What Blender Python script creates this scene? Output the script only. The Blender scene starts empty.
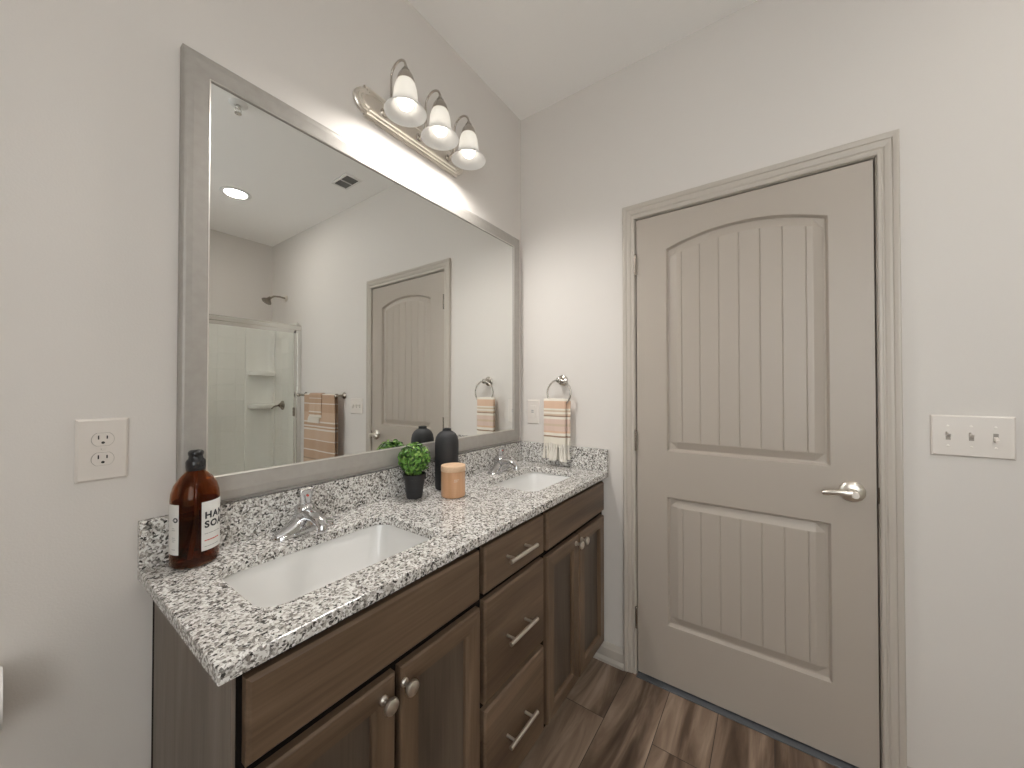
import bpy, bmesh, math, random
from mathutils import Vector, Matrix
random.seed(7)
PI = math.pi
S = bpy.context.scene
COL = S.collection

# ------------------------------------------------------------------ camera, world, exposure
cam_d = bpy.data.cameras.new('camera'); cam = bpy.data.objects.new('camera', cam_d); COL.objects.link(cam)
cam_d.sensor_width = 36; cam_d.lens = 366.94 * 36 / 1024; cam_d.clip_start = 0.01
yaw, pitch = math.radians(35.322), math.radians(0.653)
F = Vector((math.cos(yaw) * math.cos(pitch), math.sin(yaw) * math.cos(pitch), math.sin(pitch)))
R = Vector((math.sin(yaw), -math.cos(yaw), 0)); U = R.cross(F)
M = Matrix((R, U, -F)).transposed().to_4x4(); M.translation = Vector((-1.68, -1.1306, 1.2798))
cam.matrix_world = M; S.camera = cam
W = bpy.data.worlds.new('world'); S.world = W; W.use_nodes = True
W.node_tree.nodes['Background'].inputs[0].default_value = (0.97, 0.98, 1.0, 1)
W.node_tree.nodes['Background'].inputs[1].default_value = 4.2   # sky strength, sets the fill through the two added windows
S.view_settings.view_transform = 'Standard'; S.view_settings.look = 'None'
S.view_settings.gamma = 1; S.view_settings.use_curve_mapping = False
S.view_settings.exposure = 0.06
S.cycles.max_bounces = 14; S.cycles.diffuse_bounces = 8; S.cycles.glossy_bounces = 8
S.cycles.transmission_bounces = 12; S.cycles.sample_clamp_indirect = 6
BULB = 2.8          # glow of the three vanity bulbs
LAMP = 12.0          # watts thrown down by each vanity bulb
CAN = 80.0          # recessed ceiling light
CZ = 2.768          # ceiling height

# ------------------------------------------------------------------ materials
def mat(name, col, rough=0.5, metal=0.0, spec=None, trans=0.0, ior=None, emit=0.0, bump=0.0, bscale=80, vary=0.0, vscale=6, coat=0.0):
    m = bpy.data.materials.new(name); m.use_nodes = True; nt = m.node_tree; b = nt.nodes['Principled BSDF']
    b.inputs['Base Color'].default_value = (*col, 1); b.inputs['Roughness'].default_value = rough
    b.inputs['Metallic'].default_value = metal; b.inputs['Transmission Weight'].default_value = trans
    b.inputs['Coat Weight'].default_value = coat
    if spec is not None: b.inputs['Specular IOR Level'].default_value = spec
    if ior: b.inputs['IOR'].default_value = ior
    if emit:
        b.inputs['Emission Color'].default_value = (*col, 1); b.inputs['Emission Strength'].default_value = emit
    tc = nt.nodes.new('ShaderNodeTexCoord')
    if vary:
        n = nt.nodes.new('ShaderNodeTexNoise'); n.inputs['Scale'].default_value = vscale; n.inputs['Detail'].default_value = 4
        nt.links.new(tc.outputs['Object'], n.inputs['Vector'])
        r = nt.nodes.new('ShaderNodeValToRGB')
        r.color_ramp.elements[0].position = 0.3; r.color_ramp.elements[1].position = 0.7
        r.color_ramp.elements[0].color = (*[c * (1 - vary) for c in col], 1)
        r.color_ramp.elements[1].color = (*[min(1, c * (1 + vary)) for c in col], 1)
        nt.links.new(n.outputs['Fac'], r.inputs['Fac']); nt.links.new(r.outputs['Color'], b.inputs['Base Color'])
    if bump:
        n = nt.nodes.new('ShaderNodeTexNoise'); n.inputs['Scale'].default_value = bscale; n.inputs['Detail'].default_value = 3
        nt.links.new(tc.outputs['Object'], n.inputs['Vector'])
        bp = nt.nodes.new('ShaderNodeBump'); bp.inputs['Strength'].default_value = bump; bp.inputs['Distance'].default_value = 0.002
        nt.links.new(n.outputs['Fac'], bp.inputs['Height']); nt.links.new(bp.outputs['Normal'], b.inputs['Normal'])
    return m

def ramp(nt, stops, interp='LINEAR'):
    r = nt.nodes.new('ShaderNodeValToRGB'); cr = r.color_ramp; cr.interpolation = interp
    while len(cr.elements) < len(stops): cr.elements.new(0.5)
    for e, (p, c) in zip(cr.elements, stops): e.position = p; e.color = (*c, 1)
    return r

def wood(name, axis, dark, mid, light, rough=0.42, scale=1.0):
    m = bpy.data.materials.new(name); m.use_nodes = True; nt = m.node_tree; b = nt.nodes['Principled BSDF']; L = nt.links
    tc = nt.nodes.new('ShaderNodeTexCoord'); mp = nt.nodes.new('ShaderNodeMapping')
    s = [9 * scale] * 3; s[axis] = 0.9 * scale; mp.inputs['Scale'].default_value = s
    L.new(tc.outputs['Object'], mp.inputs['Vector'])
    n = nt.nodes.new('ShaderNodeTexNoise'); n.inputs['Scale'].default_value = 1.2; n.inputs['Detail'].default_value = 5; n.inputs['Distortion'].default_value = 0.8
    L.new(mp.outputs[0], n.inputs['Vector'])
    mp2 = nt.nodes.new('ShaderNodeMapping'); s = [160 * scale] * 3; s[axis] = 5 * scale; mp2.inputs['Scale'].default_value = s
    L.new(tc.outputs['Object'], mp2.inputs['Vector'])
    n2 = nt.nodes.new('ShaderNodeTexNoise'); n2.inputs['Scale'].default_value = 1; n2.inputs['Detail'].default_value = 3
    L.new(mp2.outputs[0], n2.inputs['Vector'])
    mx = nt.nodes.new('ShaderNodeMath'); mx.operation = 'MULTIPLY_ADD'; mx.inputs[1].default_value = 0.25; L.new(n2.outputs['Fac'], mx.inputs[0]); 
    m3 = nt.nodes.new('ShaderNodeMath'); m3.operation = 'MULTIPLY'; m3.inputs[1].default_value = 0.8; L.new(n.outputs['Fac'], m3.inputs[0]); L.new(m3.outputs[0], mx.inputs[2])
    r = ramp(nt, [(0.36, dark), (0.53, mid), (0.7, light)]); L.new(mx.outputs[0], r.inputs['Fac'])
    L.new(r.outputs['Color'], b.inputs['Base Color']); b.inputs['Roughness'].default_value = rough
    bp = nt.nodes.new('ShaderNodeBump'); bp.inputs['Strength'].default_value = 0.08; bp.inputs['Distance'].default_value = 0.001
    L.new(n2.outputs['Fac'], bp.inputs['Height']); L.new(bp.outputs['Normal'], b.inputs['Normal'])
    return m

def granite():
    m = bpy.data.materials.new('granite'); m.use_nodes = True; nt = m.node_tree; b = nt.nodes['Principled BSDF']; L = nt.links
    tc = nt.nodes.new('ShaderNodeTexCoord')
    nz = nt.nodes.new('ShaderNodeTexNoise'); nz.inputs['Scale'].default_value = 160; nz.inputs['Detail'].default_value = 2
    L.new(tc.outputs['Object'], nz.inputs['Vector'])
    ad = nt.nodes.new('ShaderNodeVectorMath'); ad.operation = 'MULTIPLY_ADD'; ad.inputs[1].default_value = (0.008,) * 3
    L.new(nz.outputs['Color'], ad.inputs[0]); L.new(tc.outputs['Object'], ad.inputs[2])
    def vor(scale, off):
        mp = nt.nodes.new('ShaderNodeMapping'); mp.inputs['Location'].default_value = (off, off, off); L.new(ad.outputs[0], mp.inputs['Vector'])
        v = nt.nodes.new('ShaderNodeTexVoronoi'); v.inputs['Scale'].default_value = scale; L.new(mp.outputs[0], v.inputs['Vector'])
        sp = nt.nodes.new('ShaderNodeSeparateColor'); L.new(v.outputs['Color'], sp.inputs[0]); return sp.outputs[0], sp.outputs[1]
    a, a2 = vor(215, 0); c, c2 = vor(300, 3.3)
    base = ramp(nt, [(0, (0.62, 0.60, 0.57)), (0.35, (0.74, 0.73, 0.70)), (0.62, (0.50, 0.47, 0.44)), (0.72, (0.80, 0.79, 0.77))], 'CONSTANT'); L.new(a2, base.inputs['Fac'])
    k1 = ramp(nt, [(0, (1, 1, 1)), (0.66, (0.56, 0.54, 0.52)), (0.80, (0.34, 0.325, 0.315)), (0.92, (0.10, 0.096, 0.094))], 'CONSTANT'); L.new(a, k1.inputs['Fac'])
    k2 = ramp(nt, [(0, (1, 1, 1)), (0.78, (0.60, 0.58, 0.56)), (0.91, (0.26, 0.25, 0.245))], 'CONSTANT'); L.new(c, k2.inputs['Fac'])
    m1 = nt.nodes.new('ShaderNodeMix'); m1.data_type = 'RGBA'; m1.blend_type = 'MULTIPLY'; m1.inputs[0].default_value = 1
    L.new(base.outputs[0], m1.inputs[6]); L.new(k1.outputs[0], m1.inputs[7])
    m2 = nt.nodes.new('ShaderNodeMix'); m2.data_type = 'RGBA'; m2.blend_type = 'MULTIPLY'; m2.inputs[0].default_value = 1
    L.new(m1.outputs[2], m2.inputs[6]); L.new(k2.outputs[0], m2.inputs[7])
    L.new(m2.outputs[2], b.inputs['Base Color']); b.inputs['Roughness'].default_value = 0.12
    return m

def plank_floor():
    m = bpy.data.materials.new('vinyl_plank'); m.use_nodes = True; nt = m.node_tree; b = nt.nodes['Principled BSDF']; L = nt.links
    tc = nt.nodes.new('ShaderNodeTexCoord')
    br = nt.nodes.new('ShaderNodeTexBrick'); br.inputs['Scale'].default_value = 1; br.inputs['Brick Width'].default_value = 1.22
    br.inputs['Row Height'].default_value = 0.18; br.inputs['Mortar Size'].default_value = 0.0012; br.inputs['Bias'].default_value = 0
    br.inputs['Color1'].default_value = (0, 0, 0, 1); br.inputs['Color2'].default_value = (1, 1, 1, 1); br.inputs['Mortar'].default_value = (0.5, 0.5, 0.5, 1)
    br.offset = 0.37
    mpb = nt.nodes.new('ShaderNodeMapping'); mpb.inputs['Location'].default_value = (0.3, 0.05, 0); L.new(tc.outputs['Object'], mpb.inputs['Vector'])
    L.new(mpb.outputs[0], br.inputs['Vector'])
    mp = nt.nodes.new('ShaderNodeMapping'); mp.inputs['Scale'].default_value = (1.1, 9, 1)
    sh = nt.nodes.new('ShaderNodeVectorMath'); sh.operation = 'MULTIPLY_ADD'; sh.inputs[1].default_value = (3.7, 5.1, 0)
    L.new(br.outputs['Color'], sh.inputs[0]); L.new(tc.outputs['Object'], sh.inputs[2]); L.new(sh.outputs[0], mp.inputs['Vector'])
    n = nt.nodes.new('ShaderNodeTexNoise'); n.inputs['Scale'].default_value = 1.5; n.inputs['Detail'].default_value = 6; n.inputs['Distortion'].default_value = 0.9; n.inputs['Roughness'].default_value = 0.55
    L.new(mp.outputs[0], n.inputs['Vector'])
    a = nt.nodes.new('ShaderNodeMath'); a.operation = 'MULTIPLY_ADD'; a.inputs[1].default_value = 0.13; L.new(br.outputs['Color'], a.inputs[0]); L.new(n.outputs['Fac'], a.inputs[2])
    r = ramp(nt, [(0.38, (0.060, 0.036, 0.023)), (0.52, (0.125, 0.080, 0.054)), (0.64, (0.235, 0.165, 0.118)), (0.78, (0.40, 0.30, 0.225))])
    L.new(a.outputs[0], r.inputs['Fac'])
    mm = nt.nodes.new('ShaderNodeMix'); mm.data_type = 'RGBA'; mm.inputs[7].default_value = (0.03, 0.02, 0.015, 1)
    L.new(br.outputs['Fac'], mm.inputs[0]); L.new(r.outputs[0], mm.inputs[6]); L.new(mm.outputs[2], b.inputs['Base Color'])
    b.inputs['Roughness'].default_value = 0.38
    bp = nt.nodes.new('ShaderNodeBump'); bp.inputs['Strength'].default_value = 0.15; bp.inputs['Distance'].default_value = 0.001
    L.new(n.outputs['Fac'], bp.inputs['Height']); L.new(bp.outputs['Normal'], b.inputs['Normal'])
    return m

def striped(name, axis, stops, period_lo, period_hi, weave=True, rough=0.95):
    """cloth whose woven stripes run across `axis` between two heights (object space)."""
    m = bpy.data.materials.new(name); m.use_nodes = True; nt = m.node_tree; b = nt.nodes['Principled BSDF']; L = nt.links
    tc = nt.nodes.new('ShaderNodeTexCoord'); sp = nt.nodes.new('ShaderNodeSeparateXYZ'); L.new(tc.outputs['Object'], sp.inputs[0])
    mr = nt.nodes.new('ShaderNodeMapRange'); mr.inputs[1].default_value = period_lo; mr.inputs[2].default_value = period_hi
    L.new(sp.outputs[axis], mr.inputs[0])
    r = ramp(nt, stops, 'CONSTANT'); L.new(mr.outputs[0], r.inputs['Fac']); L.new(r.outputs[0], b.inputs['Base Color'])
    b.inputs['Roughness'].default_value = rough; b.inputs['Sheen Weight'].default_value = 0.3
    n = nt.nodes.new('ShaderNodeTexNoise'); n.inputs['Scale'].default_value = 500; L.new(tc.outputs['Object'], n.inputs['Vector'])
    bp = nt.nodes.new('ShaderNodeBump'); bp.inputs['Strength'].default_value = 0.4; bp.inputs['Distance'].default_value = 0.001
    L.new(n.outputs['Fac'], bp.inputs['Height']); L.new(bp.outputs['Normal'], b.inputs['Normal'])
    return m

m_wall = mat('wall_paint', (0.69, 0.655, 0.618), 0.62, bump=0.12, bscale=260)
m_ceil = mat('ceiling_paint', (0.92, 0.905, 0.885), 0.8, bump=0.1, bscale=200)
m_door = mat('door_paint', (0.44, 0.39, 0.337), 0.38)
m_trim = mat('trim_paint', (0.51, 0.465, 0.41), 0.35)
m_base = mat('baseboard_paint', (0.52, 0.48, 0.43), 0.35)
m_floor = plank_floor()
m_gran = granite()
WD = ((0.074, 0.046, 0.028), (0.130, 0.084, 0.052), (0.200, 0.136, 0.089))
m_wood_x = wood('stained_maple_across', 0, *WD)
m_wood_z = wood('stained_maple_upright', 2, *WD)
m_wood_p = wood('stained_maple_panel', 2, (0.058, 0.043, 0.031), (0.092, 0.068, 0.050), (0.14, 0.106, 0.078))
m_side = wood('cabinet_side_laminate', 2, (0.11, 0.085, 0.066), (0.15, 0.12, 0.096), (0.20, 0.165, 0.135), 0.5, 1.6)
m_dark = mat('espresso_gap_shade', (0.008, 0.006, 0.005), 0.8, spec=0.1)  # near black paints the shadow of the gaps into the frame colour
m_nickel = mat('brushed_nickel', (0.80, 0.755, 0.69), 0.33, 1.0)
m_ring = mat('satin_nickel_dark', (0.50, 0.465, 0.42), 0.22, 1.0)
m_chrome = mat('chrome', (0.66, 0.66, 0.67), 0.06, 1.0)
m_steel = mat('polished_aluminium', (0.78, 0.77, 0.74), 0.2, 1.0)
m_bronze = mat('dark_nickel', (0.35, 0.31, 0.27), 0.25, 1.0)
m_porc = mat('white_porcelain', (0.78, 0.775, 0.76), 0.08, coat=0.3)
m_plast = mat('almond_plastic', (0.71, 0.66, 0.61), 0.3)
m_groove = mat('plate_groove', (0.40, 0.37, 0.33), 0.6)
m_white = mat('white_enamel', (0.78, 0.77, 0.75), 0.4)
m_black = mat('black_plastic', (0.012, 0.012, 0.013), 0.22)
m_slot = mat('dark_slot', (0.02, 0.018, 0.016), 0.6)
m_vase = mat('matte_charcoal_ceramic', (0.022, 0.022, 0.024), 0.62, bump=0.25, bscale=300)
m_pot = mat('matte_black_pot', (0.018, 0.018, 0.02), 0.5)
m_soil = mat('potting_soil', (0.03, 0.02, 0.012), 0.95, vary=0.5, vscale=300)
m_leaf = mat('boxwood_leaf', (0.13, 0.30, 0.045), 0.45, vary=0.4, vscale=70)
m_leaf2 = mat('boxwood_leaf_dark', (0.035, 0.10, 0.018), 0.45, vary=0.4, vscale=70)
m_leaf3 = mat('boxwood_leaf_tip', (0.27, 0.42, 0.10), 0.45)
m_mirror = mat('silvered_glass', (0.83, 0.84, 0.825), 0.0, 1.0)
m_acryl = mat('white_acrylic', (0.86, 0.84, 0.80), 0.18)
m_label = mat('paper_label', (0.70, 0.69, 0.66), 0.7)
m_ink = mat('black_ink', (0.02, 0.02, 0.025), 0.7)
m_red = mat('red_ink', (0.55, 0.10, 0.08), 0.7)
m_grey = mat('grey_ink', (0.30, 0.30, 0.29), 0.7)
m_strip = mat('slate_strip', (0.105, 0.11, 0.12), 0.6)
m_bulb = mat('lit_bulb', (1.0, 0.93, 0.84), 0.5, emit=BULB)
m_can = mat('lit_diffuser', (1.0, 0.95, 0.88), 0.5, emit=CAN)
m_jarwood = wood('bamboo_lid', 0, (0.55, 0.36, 0.22), (0.66, 0.45, 0.29), (0.74, 0.53, 0.36), 0.5, 3)
m_jar = wood('amber_jar_wood', 2, (0.50, 0.27, 0.14), (0.60, 0.34, 0.19), (0.68, 0.42, 0.25), 0.22, 2.5)

def frame_mat():
    m = bpy.data.materials.new('pewter_frame'); m.use_nodes = True; nt = m.node_tree; b = nt.nodes['Principled BSDF']; L = nt.links
    tc = nt.nodes.new('ShaderNodeTexCoord'); n = nt.nodes.new('ShaderNodeTexNoise'); n.inputs['Scale'].default_value = 45; n.inputs['Detail'].default_value = 6
    L.new(tc.outputs['Object'], n.inputs['Vector'])
    r = ramp(nt, [(0.35, (0.375, 0.352, 0.322)), (0.65, (0.40, 0.378, 0.348))]); L.new(n.outputs['Fac'], r.inputs['Fac'])
    L.new(r.outputs[0], b.inputs['Base Color']); b.inputs['Metallic'].default_value = 0.3; b.inputs['Roughness'].default_value = 0.5
    return m
m_frame = frame_mat()
m_lip = mat('bright_frame_lip', (0.62, 0.60, 0.56), 0.3, 0.7)

def glass_mat(name, col, rough=0.0, ior=1.45):
    return mat(name, col, rough, trans=1.0, ior=ior)
m_amber = glass_mat('amber_glass', (0.60, 0.27, 0.10), 0.0, 1.3)
m_soap = glass_mat('amber_soap', (0.62, 0.32, 0.12), 0.0, 1.25)
def thin_glass():
    m = bpy.data.materials.new('shower_glass'); m.use_nodes = True; nt = m.node_tree; L = nt.links
    nt.nodes.remove(nt.nodes['Principled BSDF']); out = nt.nodes['Material Output']
    t = nt.nodes.new('ShaderNodeBsdfTransparent'); t.inputs[0].default_value = (0.985, 0.995, 0.985, 1)
    g = nt.nodes.new('ShaderNodeBsdfGlossy'); g.inputs['Roughness'].default_value = 0.02
    lw = nt.nodes.new('ShaderNodeLayerWeight'); lw.inputs[0].default_value = 0.5
    pw = nt.nodes.new('ShaderNodeMath'); pw.operation = 'POWER'; pw.inputs[1].default_value = 4; L.new(lw.outputs['Facing'], pw.inputs[0])
    fr = nt.nodes.new('ShaderNodeMath'); fr.operation = 'MULTIPLY_ADD'; fr.inputs[1].default_value = 0.6; fr.inputs[2].default_value = 0.03; L.new(pw.outputs[0], fr.inputs[0])
    mx = nt.nodes.new('ShaderNodeMixShader'); L.new(fr.outputs[0], mx.inputs[0]); L.new(t.outputs[0], mx.inputs[1]); L.new(g.outputs[0], mx.inputs[2]); L.new(mx.outputs[0], out.inputs[0])
    return m
m_sglass = thin_glass()
def shade_mat():
    m = bpy.data.materials.new('frosted_shade_glass'); m.use_nodes = True; nt = m.node_tree; L = nt.links
    nt.nodes.remove(nt.nodes['Principled BSDF']); out = nt.nodes['Material Output']
    d = nt.nodes.new('ShaderNodeBsdfDiffuse'); d.inputs[0].default_value = (0.86, 0.86, 0.85, 1)
    t = nt.nodes.new('ShaderNodeBsdfTranslucent'); t.inputs[0].default_value = (0.80, 0.80, 0.79, 1)
    g = nt.nodes.new('ShaderNodeBsdfGlossy'); g.inputs['Roughness'].default_value = 0.15
    a = nt.nodes.new('ShaderNodeMixShader'); a.inputs[0].default_value = 0.62; L.new(d.outputs[0], a.inputs[1]); L.new(t.outputs[0], a.inputs[2])
    b = nt.nodes.new('ShaderNodeMixShader'); b.inputs[0].default_value = 0.05; L.new(a.outputs[0], b.inputs[1]); L.new(g.outputs[0], b.inputs[2]); L.new(b.outputs[0], out.inputs[0])
    return m
m_shade = shade_mat()

CR = (0.74, 0.69, 0.60); PCH = (0.67, 0.46, 0.33); PNK = (0.66, 0.50, 0.42); BRN = (0.30, 0.20, 0.13); TAN = (0.60, 0.47, 0.35)
m_towel = striped('striped_cream_towel', 2, [(0, CR), (0.17, BRN), (0.20, CR), (0.26, PCH), (0.30, PNK), (0.40, TAN), (0.45, PNK), (0.55, CR), (0.60, BRN), (0.625, TAN), (0.66, CR), (0.70, TAN), (0.735, CR), (0.77, PCH), (0.93, CR)], -0.005, 0.232)
CA = (0.44, 0.285, 0.185); CB = (0.52, 0.36, 0.25); WH = (0.68, 0.62, 0.55)
m_btowel = striped('striped_caramel_towel', 2, [(0, CB), (0.10, BRN), (0.12, CA), (0.22, WH), (0.235, CA), (0.36, WH), (0.375, CB), (0.5, WH), (0.52, CA), (0.54, WH), (0.56, CA), (0.60, WH), (0.62, CB), (0.74, CA), (0.85, WH), (0.86, CA), (0.97, WH)], 0.60, 1.24)
m_ctowel = striped('caramel_wash_cloth', 2, [(0, WH), (0.22, CA), (0.30, WH), (0.34, CB), (0.60, WH), (0.63, CA), (0.8, WH), (0.82, CA)], 1.0, 1.24)
m_fringe = mat('cream_fringe', (0.72, 0.68, 0.61), 0.9)

# ------------------------------------------------------------------ helpers
def wloc(o):
    v = Vector((0, 0, 0))
    while o is not None: v += o.location; o = o.parent
    return v
def smooth(bm, ang=40):
    for f in bm.faces: f.smooth = True
def obj(name, bm, m, parent=None, origin=None, sm=None, bevel=0, seg=2, kind=None, label=None):
    """link bm (built in room coordinates) as one mesh object."""
    if origin is None: origin = wloc(parent) if parent else Vector((0, 0, 0))
    origin = Vector(origin)
    bmesh.ops.recalc_face_normals(bm, faces=bm.faces[:])
    bmesh.ops.translate(bm, verts=bm.verts[:], vec=-origin)
    me = bpy.data.meshes.new(name); 
    if sm is not None:
        for f in bm.faces: f.smooth = True
        for e in bm.edges:
            if len(e.link_faces) == 2 and e.calc_face_angle(0) > math.radians(sm): e.smooth = False
    bm.to_mesh(me); bm.free()
    o = bpy.data.objects.new(name, me); COL.objects.link(o)
    for k in (m if isinstance(m, (list, tuple)) else [m]): me.materials.append(k)
    if parent: o.parent = parent; o.location = origin - wloc(parent)
    else: o.location = origin
    if bevel:
        b = o.modifiers.new('bevel', 'BEVEL'); b.width = bevel; b.segments = seg; b.limit_method = 'ANGLE'; b.angle_limit = math.radians(35); b.harden_normals = False
    if kind: o['kind'] = kind
    if label: o['label'] = label
    return o
def thing(name, label, cat, loc, group=None, kind=None):
    o = bpy.data.objects.new(name, None); COL.objects.link(o); o.location = loc; o.empty_display_size = 0.05
    if kind: o['kind'] = kind
    else: o['label'] = label; o['category'] = cat
    if group: o['group'] = group
    return o
def tag(o, label, cat, group=None):
    o['label'] = label; o['category'] = cat
    if group: o['group'] = group
    return o
def B(*boxes, bm=None):
    bm = bm or bmesh.new()
    for (x0, x1, y0, y1, z0, z1) in boxes:
        r = bmesh.ops.create_cube(bm, size=1)
        for v in r['verts']:
            v.co = Vector(((x0 + x1) / 2 + v.co.x * (x1 - x0), (y0 + y1) / 2 + v.co.y * (y1 - y0), (z0 + z1) / 2 + v.co.z * (z1 - z0)))
    return bm
def loft(rings, cap0=True, cap1=True, bm=None, closed=True):
    bm = bm or bmesh.new(); vs = [[bm.verts.new(p) for p in r] for r in rings]; n = len(rings[0])
    for a, b in zip(vs, vs[1:]):
        for i in range(n if closed else n - 1):
            bm.faces.new((a[i], a[(i + 1) % n], b[(i + 1) % n], b[i]))
    if cap0: bm.faces.new(vs[0][::-1])
    if cap1: bm.faces.new(vs[-1])
    return bm
def lathe(prof, c=(0, 0, 0), axis='z', n=32, bm=None, cap0=True, cap1=True):
    """prof: list of (radius, height)."""
    rings = []
    for r, h in prof:
        ring = []
        for i in range(n):
            a = 2 * PI * i / n; p, q = max(r, 1e-5) * math.cos(a), max(r, 1e-5) * math.sin(a)
            v = {'z': (p, q, h), 'y': (p, h, q), 'x': (h, p, q)}[axis]
            ring.append(Vector(c) + Vector(v))
        rings.append(ring)
    return loft(rings, cap0, cap1, bm)
def tube(pts, rad, n=12, bm=None, flat=None):
    """sweep a circle (or flattened ellipse) along pts."""
    pts = [Vector(p) for p in pts]; rings = []
    up = None
    for i, p in enumerate(pts):
        t = (pts[min(i + 1, len(pts) - 1)] - pts[max(i - 1, 0)]).normalized()
        if up is None: up = Vector((0, 0, 1)) if abs(t.z) < 0.9 else Vector((1, 0, 0))
        s = t.cross(up).normalized(); up = s.cross(t).normalized()
        r = rad[i] if isinstance(rad, (list, tuple)) else rad
        ra, rb = (r, r) if not isinstance(r, tuple) else r
        rings.append([p + s * ra * math.cos(2 * PI * k / n) + up * rb * math.sin(2 * PI * k / n) for k in range(n)])
    return loft(rings, True, True, bm)
def torus(c, R_, r, axis='x', n=48, m=10, bm=None, a0=0, a1=2 * PI):
    bm = bm or bmesh.new(); vs = []
    for i in range(n):
        a = 2 * PI * i / n; ring = []
        for j in range(m):
            b = 2 * PI * j / m; rr = R_ + r * math.cos(b); h = r * math.sin(b)
            v = {'x': (h, rr * math.cos(a), rr * math.sin(a)), 'z': (rr * math.cos(a), rr * math.sin(a), h), 'y': (rr * math.cos(a), h, rr * math.sin(a))}[axis]
            ring.append(bm.verts.new(Vector(c) + Vector(v)))
        vs.append(ring)
    for i in range(n):
        for j in range(m):
            bm.faces.new((vs[i][j], vs[(i + 1) % n][j], vs[(i + 1) % n][(j + 1) % m], vs[i][(j + 1) % m]))
    return bm
def rrect(cx, cy, hx, hy, r, n=8):
    pts = []
    for (sx, sy, a0) in ((1, 1, 0), (-1, 1, PI / 2), (-1, -1, PI), (1, -1, 1.5 * PI)):
        for i in range(n + 1):
            a = a0 + PI / 2 * i / n; pts.append((cx + sx * (hx - r) + r * math.cos(a), cy + sy * (hy - r) + r * math.sin(a)))
    return pts
def copy_tree(o, parent=None, only=None):
    c = o.copy(); COL.objects.link(c); c.parent = parent
    for ch in list(o.children): copy_tree(ch, c)
    return c

# ------------------------------------------------------------------ room shell
DL, DR, DT = -0.6305, -1.411, 2.042    # door edges along y and its top
XL, YF = -2.62, -3.18
T = 0.12
obj('floor', B((XL - T, 0.5, YF - T, T, -0.1, 0)), m_floor, kind='structure')
obj('ceiling', B((XL - T, T, YF - T, T, CZ, CZ + 0.1)), m_ceil, kind='structure')
obj('wall_back', B((XL - T, T, 0, T, 0, CZ)), m_wall, kind='structure')
WX0, WX1, WZ0, WZ1 = -2.28, -1.98, 0.85, 2.45      # openings for the added windows in the two walls behind the camera
VY0, VY1 = -2.75, -1.20
obj('wall_left', B((XL - T, XL, YF, VY0, 0, CZ), (XL - T, XL, VY1, 0, 0, CZ), (XL - T, XL, VY0, VY1, 0, WZ0), (XL - T, XL, VY0, VY1, WZ1, CZ)), m_wall, kind='structure')
obj('wall_front', B((XL - T, WX0, YF - T, YF, 0, CZ), (WX1, T, YF - T, YF, 0, CZ), (WX0, WX1, YF - T, YF, 0, WZ0), (WX0, WX1, YF - T, YF, WZ1, CZ)), m_wall, kind='structure')
def fill_window(name, cx, cy, w, rz):  # unseen windows, added to let fill light into the room
    win = thing(name, None, None, (cx, cy, WZ0), kind='structure'); zm = (WZ0 + WZ1) / 2; h = w / 2
    fb = B((-h, -h + 0.04, -0.03, 0.03, WZ0, WZ1), (h - 0.04, h, -0.03, 0.03, WZ0, WZ1), (-h + 0.04, h - 0.04, -0.03, 0.03, WZ0, WZ0 + 0.04), (-h + 0.04, h - 0.04, -0.03, 0.03, WZ1 - 0.04, WZ1), (-h + 0.04, h - 0.04, -0.03, 0.03, zm - 0.02, zm + 0.02))
    gb = B((-h + 0.04, h - 0.04, -0.003, 0.003, WZ0 + 0.04, zm - 0.02), (-h + 0.04, h - 0.04, -0.003, 0.003, zm + 0.02, WZ1 - 0.04))
    for b_, n_, m_ in ((fb, 'fill_window_frame', m_white), (gb, 'fill_window_glass', m_sglass)):
        bmesh.ops.rotate(b_, verts=b_.verts[:], cent=(0, 0, 0), matrix=Matrix.Rotation(rz, 3, 'Z')); bmesh.ops.translate(b_, verts=b_.verts[:], vec=(cx, cy, 0)); obj(n_, b_, m_, win)
    pl = bpy.data.lights.new('fill_window_portal', 'AREA'); pl.shape = 'RECTANGLE'; pl.size = w; pl.size_y = WZ1 - WZ0; pl.cycles.is_portal = True  # portal guides the fill light through the added opening
    po = bpy.data.objects.new('fill_window_portal', pl); COL.objects.link(po); po.location = Vector((cx, cy, zm)) + Matrix.Rotation(rz, 3, 'Z') @ Vector((0, -0.065, 0)); po.rotation_euler = (PI / 2, 0, PI + rz)
fill_window('fill_window_1', (WX0 + WX1) / 2, YF - 0.06, WX1 - WX0, 0)
fill_window('fill_window_2', XL - 0.06, (VY0 + VY1) / 2, VY1 - VY0, -PI / 2)
obj('wall_alcove', B((-1.66, -1.54, YF, -2.50, 0, CZ)), m_wall, kind='structure')
g = 0.018
obj('wall_right', B((0, T, DL + g, 0, 0, CZ), (0, T, YF, DR - g, 0, CZ), (0, T, DR - g, DL + g, DT + g, CZ)), m_wall, kind='structure')
obj('added_wall_behind_door', B((0.5, 0.6, DR - 0.4, DL + 0.4, 0, 2.4)), mat('dark_backing', (0.10, 0.11, 0.13), 0.8), kind='structure')  # unseen backing, added to close off the doorway with dark
# door jamb lining + stop
jm = B((0.0, T, DL + 0.003, DL + g, 0, DT + 0.003), (0.0, T, DR - g, DR - 0.003, 0, DT + 0.003), (0.0, T, DR - g, DL + g, DT + 0.003, DT + g),
       (0.040, 0.055, DL - 0.010, DL + 0.003, 0, DT), (0.040, 0.055, DR - 0.003, DR + 0.010, 0, DT), (0.040, 0.055, DR, DL, DT - 0.010, DT + 0.003))
obj('trim_2', jm, m_trim, kind='structure')
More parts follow.
